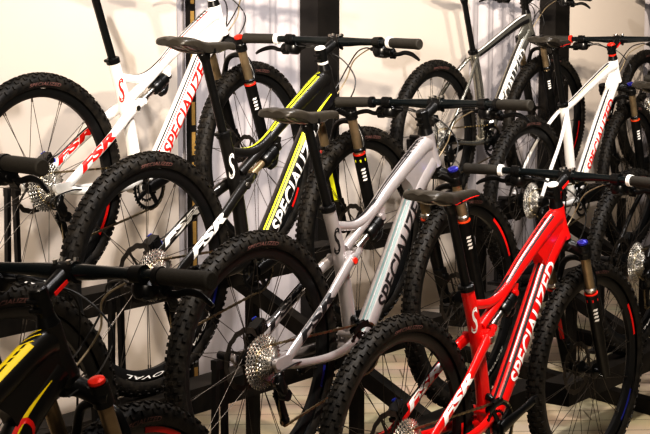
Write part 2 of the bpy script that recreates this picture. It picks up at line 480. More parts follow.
# saddle and post ----------------------------------------------------
PDIR = V((-.365, 0, 1)).normalized(); PTOP = V((.255, 0, .642))
COLR = V((.347, 0, .402))
def b_post(mb):
    mb.cyl(COLR - PDIR * .04, PTOP, .0138, n=20)
    mb.sweep(Sweep([PTOP - PDIR * .014, PTOP + PDIR * .010, PTOP + PDIR * .016], [.0148, (.0180, .024), (.014, .020)], 4), 16)
    c = PTOP + PDIR * .018
    mb.box(c, (.026, 0, .002), (0, .029, 0), (-.001, 0, .007)); mb.box(c + V((0, 0, .014)), (.020, 0, .001), (0, .027, 0), (0, 0, .005))
    mb.cyl(c + V((.020, 0, -.016)), c + V((.020, 0, .022)), .0035, n=8); mb.cyl(c + V((-.020, 0, -.016)), c + V((-.020, 0, .022)), .0035, n=8)
def b_seatcollar(mb):
    ax = PDIR; mb.lathe([(.0150, -.012), (.0240, -.012), (.0240, .004), (.0185, .007), (.0150, .007)], 24, c=COLR, axis=ax)
    mb.cyl(COLR + V((-.026, -.010, -.004)), COLR + V((-.026, .010, -.004)), .006, n=10)
SAD = [(.088, .046, .699, .014), (.100, .060, .705, .022), (.130, .066, .706, .030), (.170, .062, .700, .038), (.215, .046, .692, .044), (.262, .030, .687, .036), (.315, .022, .686, .026), (.362, .0185, .686, .020), (.388, .014, .683, .016), (.397, .006, .678, .009)]
def b_saddle(mb):
    k = 24; vs = []
    Q = Sweep([q[:3] for q in SAD], [q[3] for q in SAD], 4); u = range(len(Q.c))
    for t in u:
        x, w, z = Q.c[t]; th = Q.r[t, 0]; w = max(w, .003)
        for j in range(k):
            a = 2 * PI * j / k; c, s_ = math.cos(a), math.sin(a)
            y = w * math.copysign(abs(c) ** .75, c)
            if s_ >= 0: zz = z - .016 * (1 - abs(s_) ** .8) - (.006 if abs(y) < .3 * w and .06 < x < .3 else 0)
            else: zz = z - .016 - (th - .016) * .55 * (1 - abs(s_)) - th * .42 * abs(s_) ** .6
            vs.append((x, y, zz))
    n = len(u)
    fs = [(i * k + j, i * k + (j + 1) % k, (i + 1) * k + (j + 1) % k, (i + 1) * k + j) for i in range(n - 1) for j in range(k)]
    fs += [tuple(range(k))[::-1], tuple((n - 1) * k + j for j in range(k))]
    mb.add(vs, fs)
def b_rail(s):
    return lambda mb: mb.tube([(.110, s * .028, .684), (.125, s * .027, .674), (.165, s * .024, .662), (.21, s * .0225, .657), (.285, s * .0225, .656), (.325, s * .016, .662), (.365, s * .007, .676)], .0036, 8)
def b_trim(s):
    def f(mb):
        pts = [(x, s * (w * .93 + .0008), z - .0165 - (th - .016) * .62) for x, w, z, th in SAD[1:9]]
        mb.tube(pts, .0017, 6)
    return f

# drivetrain ---------------------------------------------------------
CY = -.050
def b_ring(mb):
    mb.gear(.081, 38, CY - .002, CY, .066, .0055, c=(BB[0], 0, BB[2]))
    mb.gear(.052, 24, CY + .0075, CY + .0095, .042, .005, c=(BB[0], 0, BB[2]))
    for k in range(4):
        t = PI / 2 * k + .6
        mb.bar((BB[0], CY - .002, BB[2]), (BB[0] + .070 * math.cos(t), CY + .001, BB[2] + .070 * math.sin(t)), .014, .008, up=(0, 1, 0))
    mb.cyl((BB[0], CY + .010, BB[2]), (BB[0], CY - .012, BB[2]), .024, n=22)
def b_crank(side, ang):
    def f(mb):
        t = R_(ang) + (0 if side < 0 else PI); d = V((math.cos(t), 0, math.sin(t))); c = V((BB[0], 0, BB[2]))
        y0, y1 = (-.064, -.074) if side < 0 else (.060, .072)
        mb.sweep(Sweep([c + V((0, y0, 0)) - d * .012, c + V((0, y0, 0)) + d * .02, c + V((0, (y0 + y1) / 2, 0)) + d * .09, c + V((0, y1, 0)) + d * .165, c + V((0, y1, 0)) + d * .188],
                       [(.008, .017), (.009, .020), (.0085, .014), (.008, .0145), (.006, .009)], 5), 16)
        mb.cyl(c + V((0, y0 + .012 * -side * -1, 0)), c + V((0, y0 + .012 * side, 0)), .016, n=18)
        mb.cyl(c + V((0, y1, 0)) + d * .172 + V((0, .010, 0)), c + V((0, y1, 0)) + d * .172 - V((0, .010, 0)), .0095, n=14)
    return f
UPL, LPL = V((.040, -.043, -.096)), V((.072, -.043, -.178))
def b_chain(mb):
    P = []
    rc, rr = .047, .079
    for a in range(-60, 181, 20)[::1]: pass
    # over the front ring
    for a in range(-95, 96, 10): P.append(V((BB[0] + rr * math.cos(R_(a)), CY, BB[2] + rr * math.sin(R_(a)))))
    for a in range(95, 251, 12): P.append(V((rc * math.cos(R_(a)), -.036, rc * math.sin(R_(a)))))
    for a in (60, 20, -20, -60): P.append(UPL + V((.018 * math.cos(R_(a)), .002, .018 * math.sin(R_(a)))))
    for a in (150, 200, 250, 280): P.append(LPL + V((.018 * math.cos(R_(a)), 0, .018 * math.sin(R_(a)))))
    P.append(P[0])
    L = [0]
    for a, b in zip(P, P[1:]): L.append(L[-1] + (b - a).length)
    n = int(L[-1] / .0127); Pn = np.array([list(p) for p in P]); ls = np.linspace(0, L[-1], n + 1)
    C = np.stack([np.interp(ls, L, Pn[:, i]) for i in range(3)], 1)
    for i in range(n):
        a, b = V(C[i]), V(C[i + 1]); d = (b - a)
        mb.bar(a - d * .15, b + d * .15, .0062 if i % 2 else .0040, .0066 if i % 2 else .0052, up=(0, 0, 1) if abs(d.normalized().z) < .9 else (1, 0, 0))
def b_mech(mb):
    mb.cyl((.018, -.060, -.026), (.018, -.078, -.026), .012, n=14)
    mb.tube([(.018, -.072, -.026), (.006, -.078, -.050), (.022, -.076, -.078), (.040, -.066, -.096)], [(.010, .013), (.013, .017), (.014, .018), (.010, .014)], 12)
    mb.box((.010, -.082, -.060), (.012, 0, -.016), (0, .006, 0), (.010, 0, .010))
    mb.cyl((.040, -.056, -.096), (.040, -.082, -.096), .017, n=16)
    for y in (-.036, -.052): mb.bar((UPL.x, y, UPL.z), (LPL.x, y, LPL.z), .0022, .018, up=(1, 0, .3))
    for p in (UPL, LPL): mb.gear(.019, 11, p.y - .003, p.y + .003, .004, .004, c=(p.x, 0, p.z)); 
    for p in (UPL, LPL): mb.cyl((p.x, -.034, p.z), (p.x, -.055, p.z), .008, n=10)
def b_fmech(mb):
    for y in (CY + .006, CY - .008): mb.tube([(.395, y, .022), (.430, y, .036), (.470, y, .044)], [(.0015, .009), (.0015, .010), (.0015, .007)], 8)
    mb.box((.432, CY - .001, .044), (.012, 0, .003), (0, .008, 0), (-.001, 0, .003))
    mb.tube([(.436, -.040, .048), (.440, -.026, .056), (.444, -.016, .050)], [.009, .010, .008], 10)
def b_caliper_r(mb):
    c = V((.074, .052, .078)); mb.box(c, (.020, 0, .012), (0, .016, 0), (-.009, 0, .015)); mb.cyl(c + V((0, .024, 0)), c + V((0, -.02, 0)), .014, n=12)
    mb.bar(c + V((-.02, .012, -.03)), c + V((.05, .014, .0)), .012, .012)
def b_blue(mb):
    for d in ((0, 0, 0), (.030, 0, -.012)):
        c = V((.098, .066, .078)) + V(d); mb.cyl(c, c + V((-.010, .012, .024)), .0085, n=12); mb.cyl(c + V((-.002, .002, .004)), c + V((-.004, .005, .010)), .011, n=6)
def b_shockbody(mb):
    a, b = V((.618, 0, .336)), V((.486, 0, .256)); d = (b - a).normalized()
    mb.cyl(a - d * .012, a + d * .030, .0165, n=18)
    mb.lathe([(.010, .012), (.0235, .014), (.0235, .034), (.0260, .036), (.0260, .042), (.0235, .044), (.0235, .060), (.0260, .062), (.0260, .074), (.022, .082), (.0125, .084)], 24, c=a, axis=d)
    mb.tube([a + d * .006 + V((.004, 0, -.012)), a + d * .03 + V((.012, 0, -.030)), a + d * .055 + V((.014, 0, -.030))], [.012, .016, .013], 12)
def b_shaft(mb):
    a, b = V((.618, 0, .336)), V((.486, 0, .256)); d = (b - a).normalized()
    mb.cyl(a + d * .078, b, .0118, n=18); mb.lathe([(.0118, .132), (.0165, .134), (.0165, .150), (.0118, .152)], 20, c=a, axis=d)
def b_yoke(mb):
    for s in (-1, 1):
        mb.tube([(.487, s * .012, .256), (.455, s * .026, .246), (.415, s * .034, .236)], [(.007, .013), (.008, .013), (.008, .015)], 12)
        mb.cyl((.415, s * .022, .236), (.415, s * .048, .236), .0145, n=16)
    mb.cyl((.487, -.018, .256), (.487, .018, .256), .011, n=16)
def b_pivot(s):
    return lambda mb: mb.cyl((.416, s * .047, .236), (.416, s * .052, .236), .010, n=12)
def b_dropout(s):
    def f(mb):
        mb.box((.026, s * .075, -.002), (.034, 0, .004), (0, .0045, 0), (-.004, 0, .018))
        mb.cyl((0, s * .068, 0), (0, s * .083, 0), .015, n=18)
        if s < 0: mb.bar((.010, -.074, -.004), (.020, -.076, -.036), .006, .018, up=(1, 0, 0))
    return f

# ------------------------------------------------------------------ a whole bike
Z0 = MX.Translation((0, 0, RW))
I4 = MX.Identity(4)
SPOKES = 7
def wheel(parent, mx, rear, spec, spin):
    w = link('wheel', cached('rim', b_rim, M['rim'], 'wheel'), parent, mx @ MX.Rotation(-R_(spin), 4, 'Y'))
    link('tire', cached('tire', b_tire, M['rubber'], 'tire'), w)
    link('hub', cached(('hub', rear), b_hub(rear), M['part'], 'hub'), w)
    for side in (-1, 1):
        for lead in (-1, 1):
            me = cached(('spoke', side, lead, rear), b_spoke(side, lead, rear), M['spoke'], 'spoke')
            for k in range(SPOKES):
                off = (0 if side < 0 else 360 / SPOKES / 2) + (0 if lead > 0 else 360 / SPOKES / 4)
                link('spoke', me, w, MX.Rotation(R_(360 / SPOKES * k + off), 4, 'Y'))
    link('brake_rotor', cached('rotor', b_rotor, M['spoke'], 'brake_rotor'), w)
    if rear: link('sprocket_carrier', cached('carrier', b_carrier, M['part'], 'sprocket_carrier'), w)
    if rear: link('cassette', cached('cassette', b_cassette, M['chrome'], 'cassette'), w)
    link('tire_lettering', cached('tl', b_arc_text('SPECIALIZED', 62, 38, .334, .011, None), M['pink'], 'tire_lettering'), w, MX.Rotation(R_(spin), 4, 'Y') @ MX.Rotation(-R_(39), 4, 'Y'))
    for (a0, a1, m) in spec:
        if m == 'text':
            link('rim_lettering', cached(('rl', a0, a1), b_arc_text('ROVAL', a1, a0, .309, .011, -.0156), M['d_white'], 'rim_lettering'), w, MX.Rotation(R_(spin), 4, 'Y'))
        else:
            link('rim_decal', cached(('rd', a0, a1), b_decal_arc(a0, a1), M[m], 'rim_decal'), w, MX.Rotation(R_(spin), 4, 'Y'))
    return w

def make_bike(sp):
    root = bpy.data.objects.new('mountain_bike', None); COL.objects.link(root); root.empty_display_size = .1
    h = HEAD + sp.get('dh', 0); T = V(sp['pos'])
    Rm = MX.Rotation(h, 4, 'Z') @ MX.Rotation(sp.get('lean', 0), 4, 'X')
    root.matrix_basis = MX.Translation(T - Rm.to_3x3() @ V((0, 0, RW))) @ Rm
    tag(root, sp['label'], 'bicycle', 'mountain bikes on the stepped rack')
    paint = M[sp['paint']]
    fs = sp.get('type', 'fs') == 'fs'
    def P(name, key, build, m, parent=root, mx=Z0):
        return link(name, cached(key, build, m, name), parent, mx if parent is root else None)
    fr = P('frame', 'frame_fs' if fs else 'frame_ht', b_frame_fs if fs else b_frame_ht, paint)
    # graphics on the frame, with highlight lines painted as stripes on the grey one
    dn, tp = (SW['down'], SW['top']) if fs else (SW['hdown'], SW['htop'])
    for i, (what, args, m) in enumerate(sp.get('gfx', [])):
        mb = MB()
        if what == 'dtext': letter_on(mb, dn, 'SPECIALIZED', .140 if fs else .15, .56 if fs else .55, args.get('a', 90), args.get('h', .044), .020); nm = 'lettering'
        elif what == 'ttext': letter_on(mb, dn, args['t'], args['l0'], args['l1'], args['a'], args['h'], .02); nm = 'lettering'
        elif what == 'dstripe': strip(mb, dn, args[0], args[1], args[2], args[3], n=24); nm = 'stripe_or_highlight'
        elif what == 'seatwrap': strip(mb, SW['seat'], .05, SW['seat'].len - .02, -120, 125, n=20); nm = 'stripe_or_highlight'  # dark band around most of the seat tube
        elif what == 'wedge': strip(mb, dn, args[0], args[1], args[2], args[3], n=14, a0e=args[4], a1e=args[5]); nm = 'stripe_or_highlight'
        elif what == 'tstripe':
            strip(mb, tp, args[0], args[1], args[2], args[3], n=24); nm = 'stripe_or_highlight'
        elif what == 'bstripe': strip(mb, SW['brace'], args[0], args[1], args[2], args[3], n=16); nm = 'stripe_or_highlight'
        elif what == 'chev':
            for k in range(args[0]):
                l = tp.len - .035 - k * .019
                strip(mb, tp, l, l + .030, args[1], args[1] + 9, n=4, a0e=args[1] + 46, a1e=args[1] + 54)
            nm = 'stripe_or_highlight'
        elif what == 'logo':
            sw = SW['seat']; vs, fs_ = text_geo('S', .012, .5)
            mb.add([sw.at(sw.len - .105 + .085 * q, R_(args) + (x - .5) * 1.45, .0012) for x, q in vs], fs_); nm = 'logo'
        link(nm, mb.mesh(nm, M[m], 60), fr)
    # rear end
    for s in (-1, 1):
        if fs:
            st = P('seat_stay', ('ss', s), lambda mb, s=s: mb.sweep(stay(s, 'seat'), 16), paint)
            P('chain_stay', ('cs', s), lambda mb, s=s: mb.sweep(stay(s, 'chain'), 16), paint)
            if sp.get('stext'):
                sw = stay(s, 'seat')
                link('lettering', cached(('stx', s, sp['stext']), (lambda mb: letter_on(mb, sw, 'FSR', .075, .275, 62, .026, .05)) if s < 0 else
                     (lambda mb: letter_on(mb, sw, 'FSR', .10, .30, 55, .022, .05)), M[sp['stext']], 'lettering'), st)
        else:
            st = P('seat_stay', ('hs', s), lambda mb, s=s: mb.sweep(stay(s, 'hseat'), 14), M[sp.get('staypaint', sp['paint'])])
            P('chain_stay', ('hc', s), lambda mb, s=s: mb.sweep(stay(s, 'hchain'), 14), paint)
        P('dropout', ('do', s), b_dropout(s), paint if fs else M['part'])
    if fs:
        sh = P('rear_shock', 'shock', b_shockbody, M['part']); link('shock_shaft', cached('shaft', b_shaft, M['gold' if sp['paint'] == 'black' else 'steel'], 'shock_shaft'), sh)
        lk = P('shock_link', 'yoke', b_yoke, paint); 
        for s in (-1, 1): link('pivot_bolt', cached(('pivot', s), b_pivot(s), M['steel'] if sp['paint'] != 'silver' else M['redano'], 'pivot_bolt'), lk)
    # drivetrain
    cr = P('crankset', 'ring', b_ring, M['part'])
    for s in (-1, 1): link('crank_arm', cached(('crank', s, sp.get('crank', 18)), b_crank(s, sp.get('crank', 18)), M['part'], 'crank_arm'), cr)
    P('chain', 'chain', b_chain, M['chain'])
    P('rear_derailleur', 'mech', b_mech, M['part']); P('front_derailleur', 'fmech', b_fmech, M['part'])
    bc = P('brake_caliper', 'calr', b_caliper_r, M['part'])
    if fs: link('bleed_fitting', cached('blue', b_blue, M['blue'], 'bleed_fitting'), bc)
    # seat
    po = P('seat_post', 'post', b_post, M['part']); link('seat_collar', cached('sc', b_seatcollar, M['part'], 'seat_collar'), po)
    sa = P('saddle', 'saddle', b_saddle, M['saddle'])
    for s in (-1, 1):
        link('saddle_rail', cached(('rail', s), b_rail(s), M['steel'], 'saddle_rail'), sa)
        if sp.get('trim'): link('saddle_trim', cached(('trim', s), b_trim(s), M[sp['trim']], 'saddle_trim'), sa)
    # steered parts
    st_ = sp.get('steer', 0)
    S = MX.Translation(HTT) @ MX.Rotation(st_, 4, AX) @ MX.Translation(-HTT)
    ZS = Z0 @ S
    fk = P('fork', 'crown', b_crown, M['part'], mx=ZS)
    for s in (-1, 1):
        link('stanchion', cached(('stan', s), b_stanchion(s), M['gold'], 'stanchion'), fk)
        link('dust_seal', cached(('seal', s), b_seal(s), M[sp.get('seal', 'part')], 'dust_seal'), fk)
        link('seal_ring', cached(('sring', s), b_sealring(s), M[sp.get('ring', 'part')], 'seal_ring'), fk)
    link('fork_lowers', cached('lowers', b_lowers, M['part'], 'fork_lowers'), fk)
    link('decal', cached('fmark', b_forkmark, M['d_white'], 'decal'), fk)
    if sp.get('band'):
        for s in (-1, 1): link('decal', cached(('fband', s), b_forkband(s), M[sp['band']], 'decal'), fk)
    link('adjuster_knob', cached('knob', b_knob, M[sp.get('knob', 'blueknob')], 'adjuster_knob'), fk)
    P('brake_caliper', 'calf', b_caliper_f, M['part'], mx=ZS)
    sm = P('stem', 'stem', b_stem, M['part'], mx=ZS)
    link('top_cap', cached('cap', b_cap, M[sp.get('cap', 'd_white')], 'top_cap'), sm)
    link('spacer', cached('spacer', b_spacer, M[sp.get('spacer', 'part')], 'spacer'), sm)
    link('clamp_bolt', cached('sbolt', b_stembolts, M['steel'], 'clamp_bolt'), sm)
    if sp.get('stemmark'): link('logo', cached('smark', b_stemmark, M[sp['stemmark']], 'logo'), sm)
    hb = P('handlebar', 'bar', b_bar, M['bar'], mx=ZS)
    for s in (-1, 1):
        g = P('grip', ('grip', s), b_grip(s), M['grip'], mx=ZS)
        link('grip_collar', cached(('gc', s), b_collar(s), M[sp.get('collar', 'part')], 'grip_collar'), g)
        P('brake_lever', ('lev', s), b_lever(s), M['part'], mx=ZS)
        P('shifter', ('shf', s), b_shifter(s), M['part'], mx=ZS)
    # hoses and cables
    SI = S
    def sp3(p): return SI @ V(p)
    B, C, D, Eq = [SI @ q for q in (hose_end(-1), hose_end(1), shift_end(-1), shift_end(1))]
    paths = [([B, B + V((.016, .035, .002)), sp3((1.035, -.03, .640)), (1.065, .03, .585), (1.02, .045, .515), (.94, .042, .455), (.86, .042, .37)], 'cable'),
             ([D, D + V((.016, .03, -.002)), sp3((1.03, -.02, .610)), (1.045, .02, .545), (1.00, .040, .480), (.91, .042, .43), (.83, .042, .36)], 'cabletan'),
             ([Eq, Eq + V((.016, -.03, -.004)), sp3((1.02, .03, .620)), (1.035, -.025, .55), (.98, -.040, .48), (.90, -.036, .445)], 'cable'),
             ([C, C + V((.02, -.03, -.002)), sp3((1.06, .07, .60)), sp3((1.075, .085, .48)), sp3((1.06, .084, .36)), sp3((1.065, .088, .20)), sp3((1.065, .066, .10))], 'cable')]
    for pts, m in paths:
        mb = MB(); mb.tube(pts, .0024, 7, 8, ref=(0, .6, .8)); link('cable', mb.mesh('cable', M[m]), root, Z0)
    sw = stay(1, 'seat') if fs else stay(1, 'hseat')
    mb = MB(); mb.tube([sw.at(sw.len * .95, R_(300), .004), sw.at(sw.len * .6, R_(0), .004), sw.at(sw.len * .3, R_(0), .006), (.075, .060, .085)], .0024, 7, 6); link('cable', mb.mesh('cable', M['cable']), root, Z0)
    mb = MB(); mb.tube([(.13, -.066, -.016), (.05, -.090, -.010), (-.035, -.088, -.030), (-.030, -.082, -.062), (.004, -.080, -.068)], .0024, 7, 8, ref=(0, 1, 0)); link('cable', mb.mesh('cable', M['cable']), root, Z0)
    # wheels
    wheel(root, Z0, True, sp.get('rdecal', []), sp.get('spin', 10))
    wheel(root, ZS @ MX.Translation(FA), False, sp.get('fdecal', []), sp.get('spin', 10) * 2.3 + 5)
    return root

# ------------------------------------------------------------------ the bikes where they stand
HEAD = .9485
FWD = V((math.cos(HEAD), math.sin(HEAD), 0)); LEFT = V((-math.sin(HEAD), math.cos(HEAD), 0))
rimR = [(14, 38, 'd_red'), (-44, -22, 'd_blue'), (-116, -80, 'text')]
rimW = [(-118, -72, 'text'), (8, 24, 'd_red'), (-40, -22, 'd_red')]
rimB = [(-28, -6, 'd_blue'), (-70, -34, 'text'), (30, 52, 'd_red')]
BIKES = [
 dict(key='A', pos=(-.9205, 5.0576, -.5583), steer=.080, paint='white', stext='d_red', ring='redano', knob='redano', rdecal=[(-36, 2, 'd_red'), (-110, -70, 'text')], fdecal=[(22, 40, 'd_red'), (-42, -26, 'd_red')], spin=12, spacer='d_white',
  gfx=[('dtext', dict(), 'd_red'), ('logo', 46, 'd_red'), ('dstripe', (.10, .60, 16, 26), 'd_black'), ('dstripe', (.12, .60, 34, 42), 'd_red'), ('tstripe', (.10, .50, -4, 10), 'd_black'), ('tstripe', (.18, .50, 20, 30), 'd_red'), ('bstripe', (.06, .27, -10, 14), 'd_black'), ('chev', (6, -30), 'd_black')],
  label='white full-suspension mountain bike with red lettering, highest at the left by the wall'),
 dict(key='B', pos=(-.5271, 4.6372, -.7748), steer=.0, lean=.018, paint='black', stext='d_white', ring='redano', collar='d_white', cap='d_white', spacer='d_white', rdecal=[(-112, -72, 'text'), (-27, -12, 'd_blue'), (-58, -30, 'text')], fdecal=[(22, 40, 'd_red')], band='d_yellow', spin=33,
  gfx=[('dtext', dict(), 'd_white'), ('logo', 46, 'd_white'), ('dstripe', (.06, .50, 12, 23), 'd_yellow'), ('dstripe', (.05, .50, 31, 42), 'd_yellow'), ('wedge', (.46, .70, 20, 50, 66, 68), 'd_yellow'), ('tstripe', (.10, .50, -6, 12), 'd_yellow'), ('tstripe', (.20, .50, 24, 34), 'd_yellow'), ('bstripe', (.06, .27, -10, 14), 'd_yellow'), ('chev', (5, -40), 'd_yellow')],
  label='black mountain bike with acid-yellow stripes and white lettering, between the white and silver ones'),
 dict(key='C', pos=(-.1938, 4.3281, -.9699), steer=.017, dh=-.012, lean=-.012, paint='silver', stext='d_black', ring='orange', seal='steel', cap='part', rdecal=[(-24, -12, 'd_blue')], fdecal=[(22, 56, 'd_red'), (-66, -40, 'text')], spin=5,
  gfx=[('dtext', dict(), 'd_black'), ('logo', 46, 'd_black'), ('dstripe', (.04, .66, 0, 14), 'd_teal'), ('dstripe', (.04, .66, 22, 40), 'd_teal'), ('tstripe', (.10, .50, -6, 8), 'd_black'), ('tstripe', (.16, .44, 16, 24), 'd_black'), ('bstripe', (.06, .27, -15, 16), 'd_black'), ('chev', (7, -28), 'd_black')],
  label='silver full-suspension mountain bike with black lettering in the middle of the picture'),
 dict(key='D', pos=(.2058, 4.2753, -1.1972), steer=-.024, dh=-.024, paint='red', stext='d_white', ring='redano', seal='steel', collar='d_white', cap='d_white', trim='d_red', stemmark='d_red', band='d_red', rdecal=[(-30, 0, 'd_red')], fdecal=rimR, spin=22,
  gfx=[('dtext', dict(), 'd_white'), ('logo', 46, 'd_white'), ('dstripe', (.05, .62, -6, 10), 'd_black'), ('dstripe', (.20, .66, 16, 24), 'd_white'), ('dstripe', (.05, .66, 30, 46), 'd_black'), ('tstripe', (.10, .48, -4, 8), 'd_black'), ('tstripe', (.16, .50, 16, 24), 'd_white'), ('tstripe', (.14, .50, 32, 46), 'd_black'), ('bstripe', (.06, .27, -20, 12), 'd_black'), ('chev', (7, -20), 'd_black')],
  label='bright red full-suspension mountain bike with white lettering at front right'),
 dict(key='E', pos=(-1.0532, 2.2403, -1.175), steer=.123, dh=-.011, paint='black', stext='d_white', ring='orange', knob='redano', cap='part', stemmark='d_red', fdecal=[(60, 84, 'd_red'), (96, 120, 'd_red'), (20, 48, 'd_red')], spin=17,
  gfx=[('dtext', dict(a=78, h=.05), 'd_red'), ('logo', 46, 'd_red'), ('dstripe', (.05, .50, -4, 10), 'd_teal'), ('dstripe', (.05, .46, 16, 44), 'd_gold'), ('wedge', (.42, .645, 14, 48, 60, 63), 'd_gold'), ('tstripe', (.10, .48, -26, 6), 'd_gold'), ('tstripe', (.14, .49, 16, 46), 'd_gold'), ('chev', (6, -22), 'd_gold')],
  label='black mountain bike with amber-yellow stripes and red lettering, cut off at the lower left corner'),
 dict(key='F', pos=(.5165, 7.3937, -.5864), steer=-.12, dh=.01, lean=.008, paint='graphite', type='ht', ring='part', knob='part', cap='part', fdecal=[(-30, 0, 'd_red')], spin=40,
  gfx=[('dtext', dict(a=86, h=.05), 'd_white'), ('dstripe', (.04, .60, -12, 6), 'd_black'), ('dstripe', (.06, .60, 50, 56), 'd_black'), ('tstripe', (.03, .54, 14, 30), 'd_white'), ('tstripe', (.03, .54, 36, 44), 'd_black'), ('tstripe', (.03, .54, 80, 130), 'd_black'), ('dstripe', (.03, .60, 14, 28), 'd_white'), ('seatwrap', 0, 'd_black')],  # white stripes here paint the tubes' bright highlight lines into the colour
  label='metallic grey hardtail mountain bike at the back, cut off by the top edge'),
 dict(key='G', pos=(.8709, 6.7519, -.8043), steer=.026, dh=.03, paint='white', type='ht', ring='orange', collar='redano', cap='redano', spacer='redano', trim='d_red', stemmark='d_red', rdecal=[(-20, 20, 'd_red')], fdecal=[(-36, 10, 'd_red')], spin=28,
  gfx=[('dtext', dict(), 'd_red'), ('dstripe', (.04, .60, 6, 22), 'd_black'), ('dstripe', (.04, .60, 30, 38), 'd_brown'), ('tstripe', (.04, .50, 2, 22), 'd_black'), ('tstripe', (.06, .48, 30, 42), 'd_brown')],
  label='white hardtail mountain bike with red lettering and red grip collars, upper right'),
 dict(key='H', pos=(1.2039, 6.1252, -.9721), paint='black', type='ht', ring='part', rdecal=rimB, fdecal=rimR, spin=3, gfx=[('dtext', dict(), 'd_white')],
  label='black hardtail mountain bike at the right edge, bright cassette beyond the red bike'),
 dict(key='J', pos=(-1.384, 2.567, -.983), paint='black', ring='part', fdecal=[], spin=50, stext='d_white', gfx=[],
  label='mountain bike almost wholly out of frame, its grip and lever entering at the left edge'),
 dict(key='K', pos=(1.953, 9.60, -.59), paint='black', type='ht', ring='part', spin=20, gfx=[('dtext', dict(), 'd_white')],
  label='farthest black mountain bike, rear wheel showing at the top right corner'),
]
roots = {}
for sp in BIKES: roots[sp['key']] = make_bike(sp)

# ------------------------------------------------------------------ stepped rack
FLOOR = -1.66
def along(p, t, lat=0., z=None):
    q = V(p) + FWD * t + LEFT * lat
    if z is not None: q.z = z
    return q
def rack_module(keys, label, t0, t1, stair):
    root = bpy.data.objects.new('bike_rack', None); COL.objects.link(root)
    ps = [V(next(b for b in BIKES if b['key'] == k)['pos']) for k in keys]
    root.location = (ps[0].x, ps[0].y, FLOOR)
    inv = MX.Translation(-root.location)
    tag(root, label, 'rack', 'stepped black racks')
    HR = .080
    for p in ps:
        top = p.z - RW - .001
        mb = MB(); mb.bar(along(p, t0, 0, top - HR / 2), along(p, t1, 0, top - HR / 2), .11, HR)
        link('rail', mb.mesh('rail', M['rack']), root, inv)
    for t in stair:
        pts = [along(p, t, 0, p.z - RW - HR - .042) for p in ps]
        if len(ps) > 1:
            d = (pts[-1] - pts[0]).normalized()
            pts2 = [pts[0] - d * .12] + pts[1:-1] + [pts[-1] + d * .02]
            mb = MB()
            for a, b in zip(pts2, pts2[1:]): mb.bar(a, b + (b - a).normalized() * .01, .05, .058)
            link('stringer', mb.mesh('stringer', M['rack']), root, inv)
        if len(ps) > 1:
            a = along(ps[0], t - .25, .10, FLOOR + .031); b = along(ps[-1], t - .25, -.30, FLOOR + .031)
            mb = MB(); mb.bar(a, b, .06, .06); link('foot_bar', mb.mesh('foot_bar', M['rack']), root, inv)
        for p, q in zip(ps, pts):
            if q.z - .03 - FLOOR > .06 and not (t > 1 and p is ps[-1]):
                mb = MB(); mb.bar((q.x, q.y, FLOOR + .001), (q.x, q.y, q.z - .02), .04, .04, up=tuple(FWD)); link('leg', mb.mesh('leg', M['rack']), root, inv)
    return root
rack_module('ABCD', 'black stepped rack under the white, black, silver and red full-suspension bikes', -.62, 1.64, (-.30, 1.10))
rack_module('FGH', 'black stepped rack behind the red bike, carrying the two hardtails at the back', -.62, 1.75, (.45, 1.25))
rack_module('JE', 'black rack at the lower left under the yellow-striped bike', -.45, 1.32, (.3, 1.0))
rack_module('K', 'black rack at the far right under the farthest bike', -.55, 1.6, (-.3, 1.0))

# display stands that hold each rear axle
STL = dict(A='white full-suspension bike at upper left', B='black bike with acid-yellow stripes', C='silver bike in the middle', D='red bike at front right', F='metallic grey hardtail', G='white hardtail', H='black hardtail at the right edge')
for k in STL:
    sp = next(b for b in BIKES if b['key'] == k); p = V(sp['pos'])
    root = bpy.data.objects.new('bike_stand', None); COL.objects.link(root)
    base = along(p, -.01, .122, p.z - RW); root.location = base; root.rotation_euler = (0, 0, HEAD + sp.get('dh', 0))
    tag(root, 'slim black post stand holding the rear axle of the ' + STL[k], 'stand', 'black display stands')
    for dx in (-.030, .020):
        mb = MB(); mb.bar((dx, 0, .0), (dx * .7, 0, RW - .035), .016, .016, up=(1, 0, 0)); link('upright', mb.mesh('upright', M['stand']), root)
    mb = MB(); mb.bar((-.08, -.020, -.004 + .01), (.07, -.020, -.004 + .01), .075, .012); link('foot', mb.mesh('foot', M['stand']), root)
    mb = MB(); mb.box((0, 0, RW - .022), (.030, 0, 0), (0, .010, 0), (0, 0, .014)); mb.cyl((0.01, -.032, RW), (0.01, .012, RW), .012, n=12); mb.bar((.01, .0, RW - .03), (.01, 0, RW + .006), .012, .022, up=(1, 0, 0)); link('axle_hook', mb.mesh('axle_hook', M['stand']), root)

# ------------------------------------------------------------------ setting
WALL = V((-.9205, 5.0576, 0)) + LEFT * .58
def wall_t(px, off=0.):
    k = (px - 325) / 1572.; o = WALL - LEFT * off
    return (k * o.y - o.x) / (FWD.x - k * FWD.y)
CEIL = 2.6
def plaster(name, c1, c2, scale, rough=.6):
    return mat(name, c1, rough, var=0, scale=scale, col2=c2, bump=.05, bscale=300)
m_panel = plaster('cream_board', (.70, .625, .55), (.73, .655, .58), 1.2, .45)
m_curt = plaster('grey_lilac_cloth', (.45, .42, .425), (.51, .48, .49), 6., .9)
m_floor = bpy.data.materials.new('pale_floor_boards'); m_floor.use_nodes = True
nt = m_floor.node_tree; bs = nt.nodes['Principled BSDF']; bs.inputs['Roughness'].default_value = .45
tc = nt.nodes.new('ShaderNodeTexCoord'); mp = nt.nodes.new('ShaderNodeMapping'); mp.inputs['Rotation'].default_value = (0, 0, -HEAD + .9)
bt = nt.nodes.new('ShaderNodeTexBrick'); bt.inputs['Color1'].default_value = (.58, .48, .34, 1); bt.inputs['Color2'].default_value = (.66, .55, .39, 1); bt.inputs['Mortar'].default_value = (.22, .17, .11, 1)
